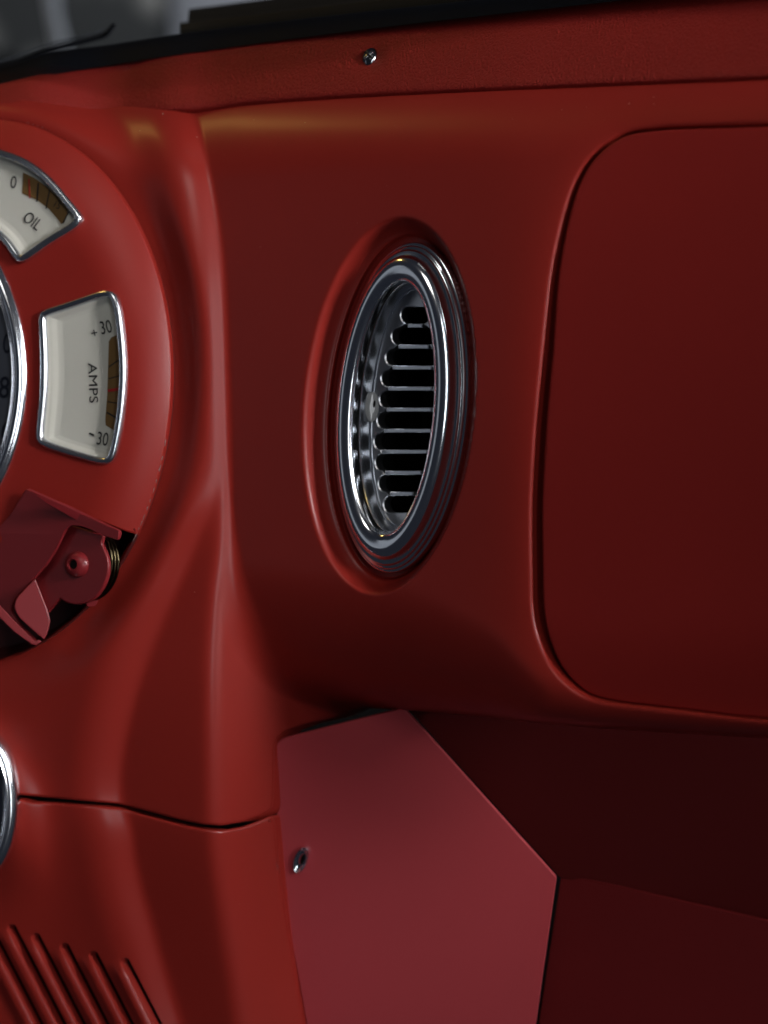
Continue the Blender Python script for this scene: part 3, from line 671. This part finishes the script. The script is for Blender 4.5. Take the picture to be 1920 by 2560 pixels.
# ------------------------------------------------------------------ windscreen, seals, wiper and what lies beyond
def strip(name, top, bot, efn_t, efn_b, m, parent, th=30, n=10):
    """A thick bar between an upper and a lower line: front face and top face."""
    t = catmull(top, n); b = catmull(bot, n); k = min(len(t), len(b)); t, b = t[:k], b[:k]
    def E(fn, q): return fn(q[:, 0], q[:, 1])
    mid = (t + b) / 2
    V = np.concatenate([P(b[:, 0], b[:, 1], E(efn_b, b) + th), P(b[:, 0], b[:, 1], E(efn_b, b)), P(mid[:, 0], mid[:, 1], (E(efn_b, b) + E(efn_t, t)) / 2 - 7), P(t[:, 0], t[:, 1] + 3, E(efn_t, t)), P(t[:, 0], t[:, 1], E(efn_t, t) + th)])
    Fc = []
    for r in range(4):
        for i in range(k - 1): Fc.append((r * k + i, r * k + i + 1, (r + 1) * k + i + 1, (r + 1) * k + i))
    return mk(name, V, Fc, m, parent)
pe = lambda x, y: pad_e0(x) + 95
ws = thing('windscreen', 'windscreen glass with black rubber seal above the leather pad', 'windscreen', P(600, 60, 500))
strip('rubber_seal', [(-260, 232), (0, 168), (145, 128), (270, 112), (463, 83), (800, 42), (1150, 4), (1509, -36), (2260, -110)],
      [(-260, 274), (0, 216), (145, 185), (270, 164), (463, 134), (800, 88), (1150, 46), (1509, 6), (2260, -80)], lambda x, y: pad_e0(x) + 150, lambda x, y: pad_e0(x) + 95, M_rubber, ws, 60)
gx = np.array([-400, 2400, 2400, -400.]); gy = np.array([275, -120, -900, -900.])
mk('glass', P(gx, gy, pad_e0(gx) + np.array([190, 190, -400, -400.])), [(0, 1, 2, 3)], M_glass, ws)
ct = thing('cowl_trim', 'stepped dark olive trim bar outside the windscreen base', 'trim', P(800, 30, 560))
ce_ = lambda x, y: pad_e0(x) + 420
strip('lower_step', [(463, 56), (480, 53), (800, 14), (1150, -30), (1600, -85)], [(463, 92), (480, 92), (800, 60), (1150, 20), (1600, -40)], ce_, ce_, M_cowl, ct, 120)
strip('upper_step', [(484, 22), (500, 19), (800, -20), (1150, -62), (1600, -115)], [(474, 60), (500, 58), (800, 18), (1150, -24), (1600, -80)], lambda x, y: pad_e0(x) + 620, lambda x, y: pad_e0(x) + 470, M_cowl, ct, 120)
wp = thing('wiper', 'thin dark wiper blade tip beyond the windscreen at upper left', 'wiper', P(150, 110, 1100))
wf = lambda x, y: pad_e0(x) + 480
strip('wiper_blade', [(-260, 222), (0, 160), (120, 119), (235, 90), (262, 78), (282, 56)], [(-260, 244), (0, 178), (120, 134), (235, 103), (268, 92), (290, 62)], wf, wf, M_rubber, wp, 30)
strip('wiper_spine', [(-260, 212), (0, 152), (120, 110), (235, 82), (256, 74)], [(-260, 218), (0, 157), (120, 115), (235, 87), (260, 80)], lambda x, y: wf(x, y) + 14, lambda x, y: wf(x, y) + 14, M_screw, wp, 20)
EB = 16000.0
bw = sheet('wall', [(-900, -900), (2900, -900), (2900, 700), (-900, 700)], lambda x, y: 0 * x + EB, M_wall); bw['kind'] = 'structure'
def block(name, pts, e0, e1, m, label, cat):
    p = np.array(pts, float); n = len(p); V = np.concatenate([P(p[:, 0], p[:, 1], e0), P(p[:, 0], p[:, 1], e0) + np.array((0, (e1 - e0) * S, 0))])
    Fc = [tuple(t) for t in tess(p)] + [(i, (i + 1) % n, n + (i + 1) % n, n + i) for i in range(n)]
    o = mk(name, V, Fc, m, smooth=False); o['label'] = label; o['category'] = cat; return o
block('stone_pillar', [(-400, -400), (402, -400), (404, 330), (180, 200), (-400, -20)], EB - 1500, EB - 200, M_stone, 'dark mottled stone mass blurred beyond the windscreen at upper left', 'stone wall')
block('pale_post', [(88, -400), (124, -400), (128, 0), (160, 140), (170, 330), (134, 330), (140, 140), (112, 0)], EB - 8000, EB - 7600, M_pale, 'pale blue-white blurred post in front of the mottled stone', 'post')
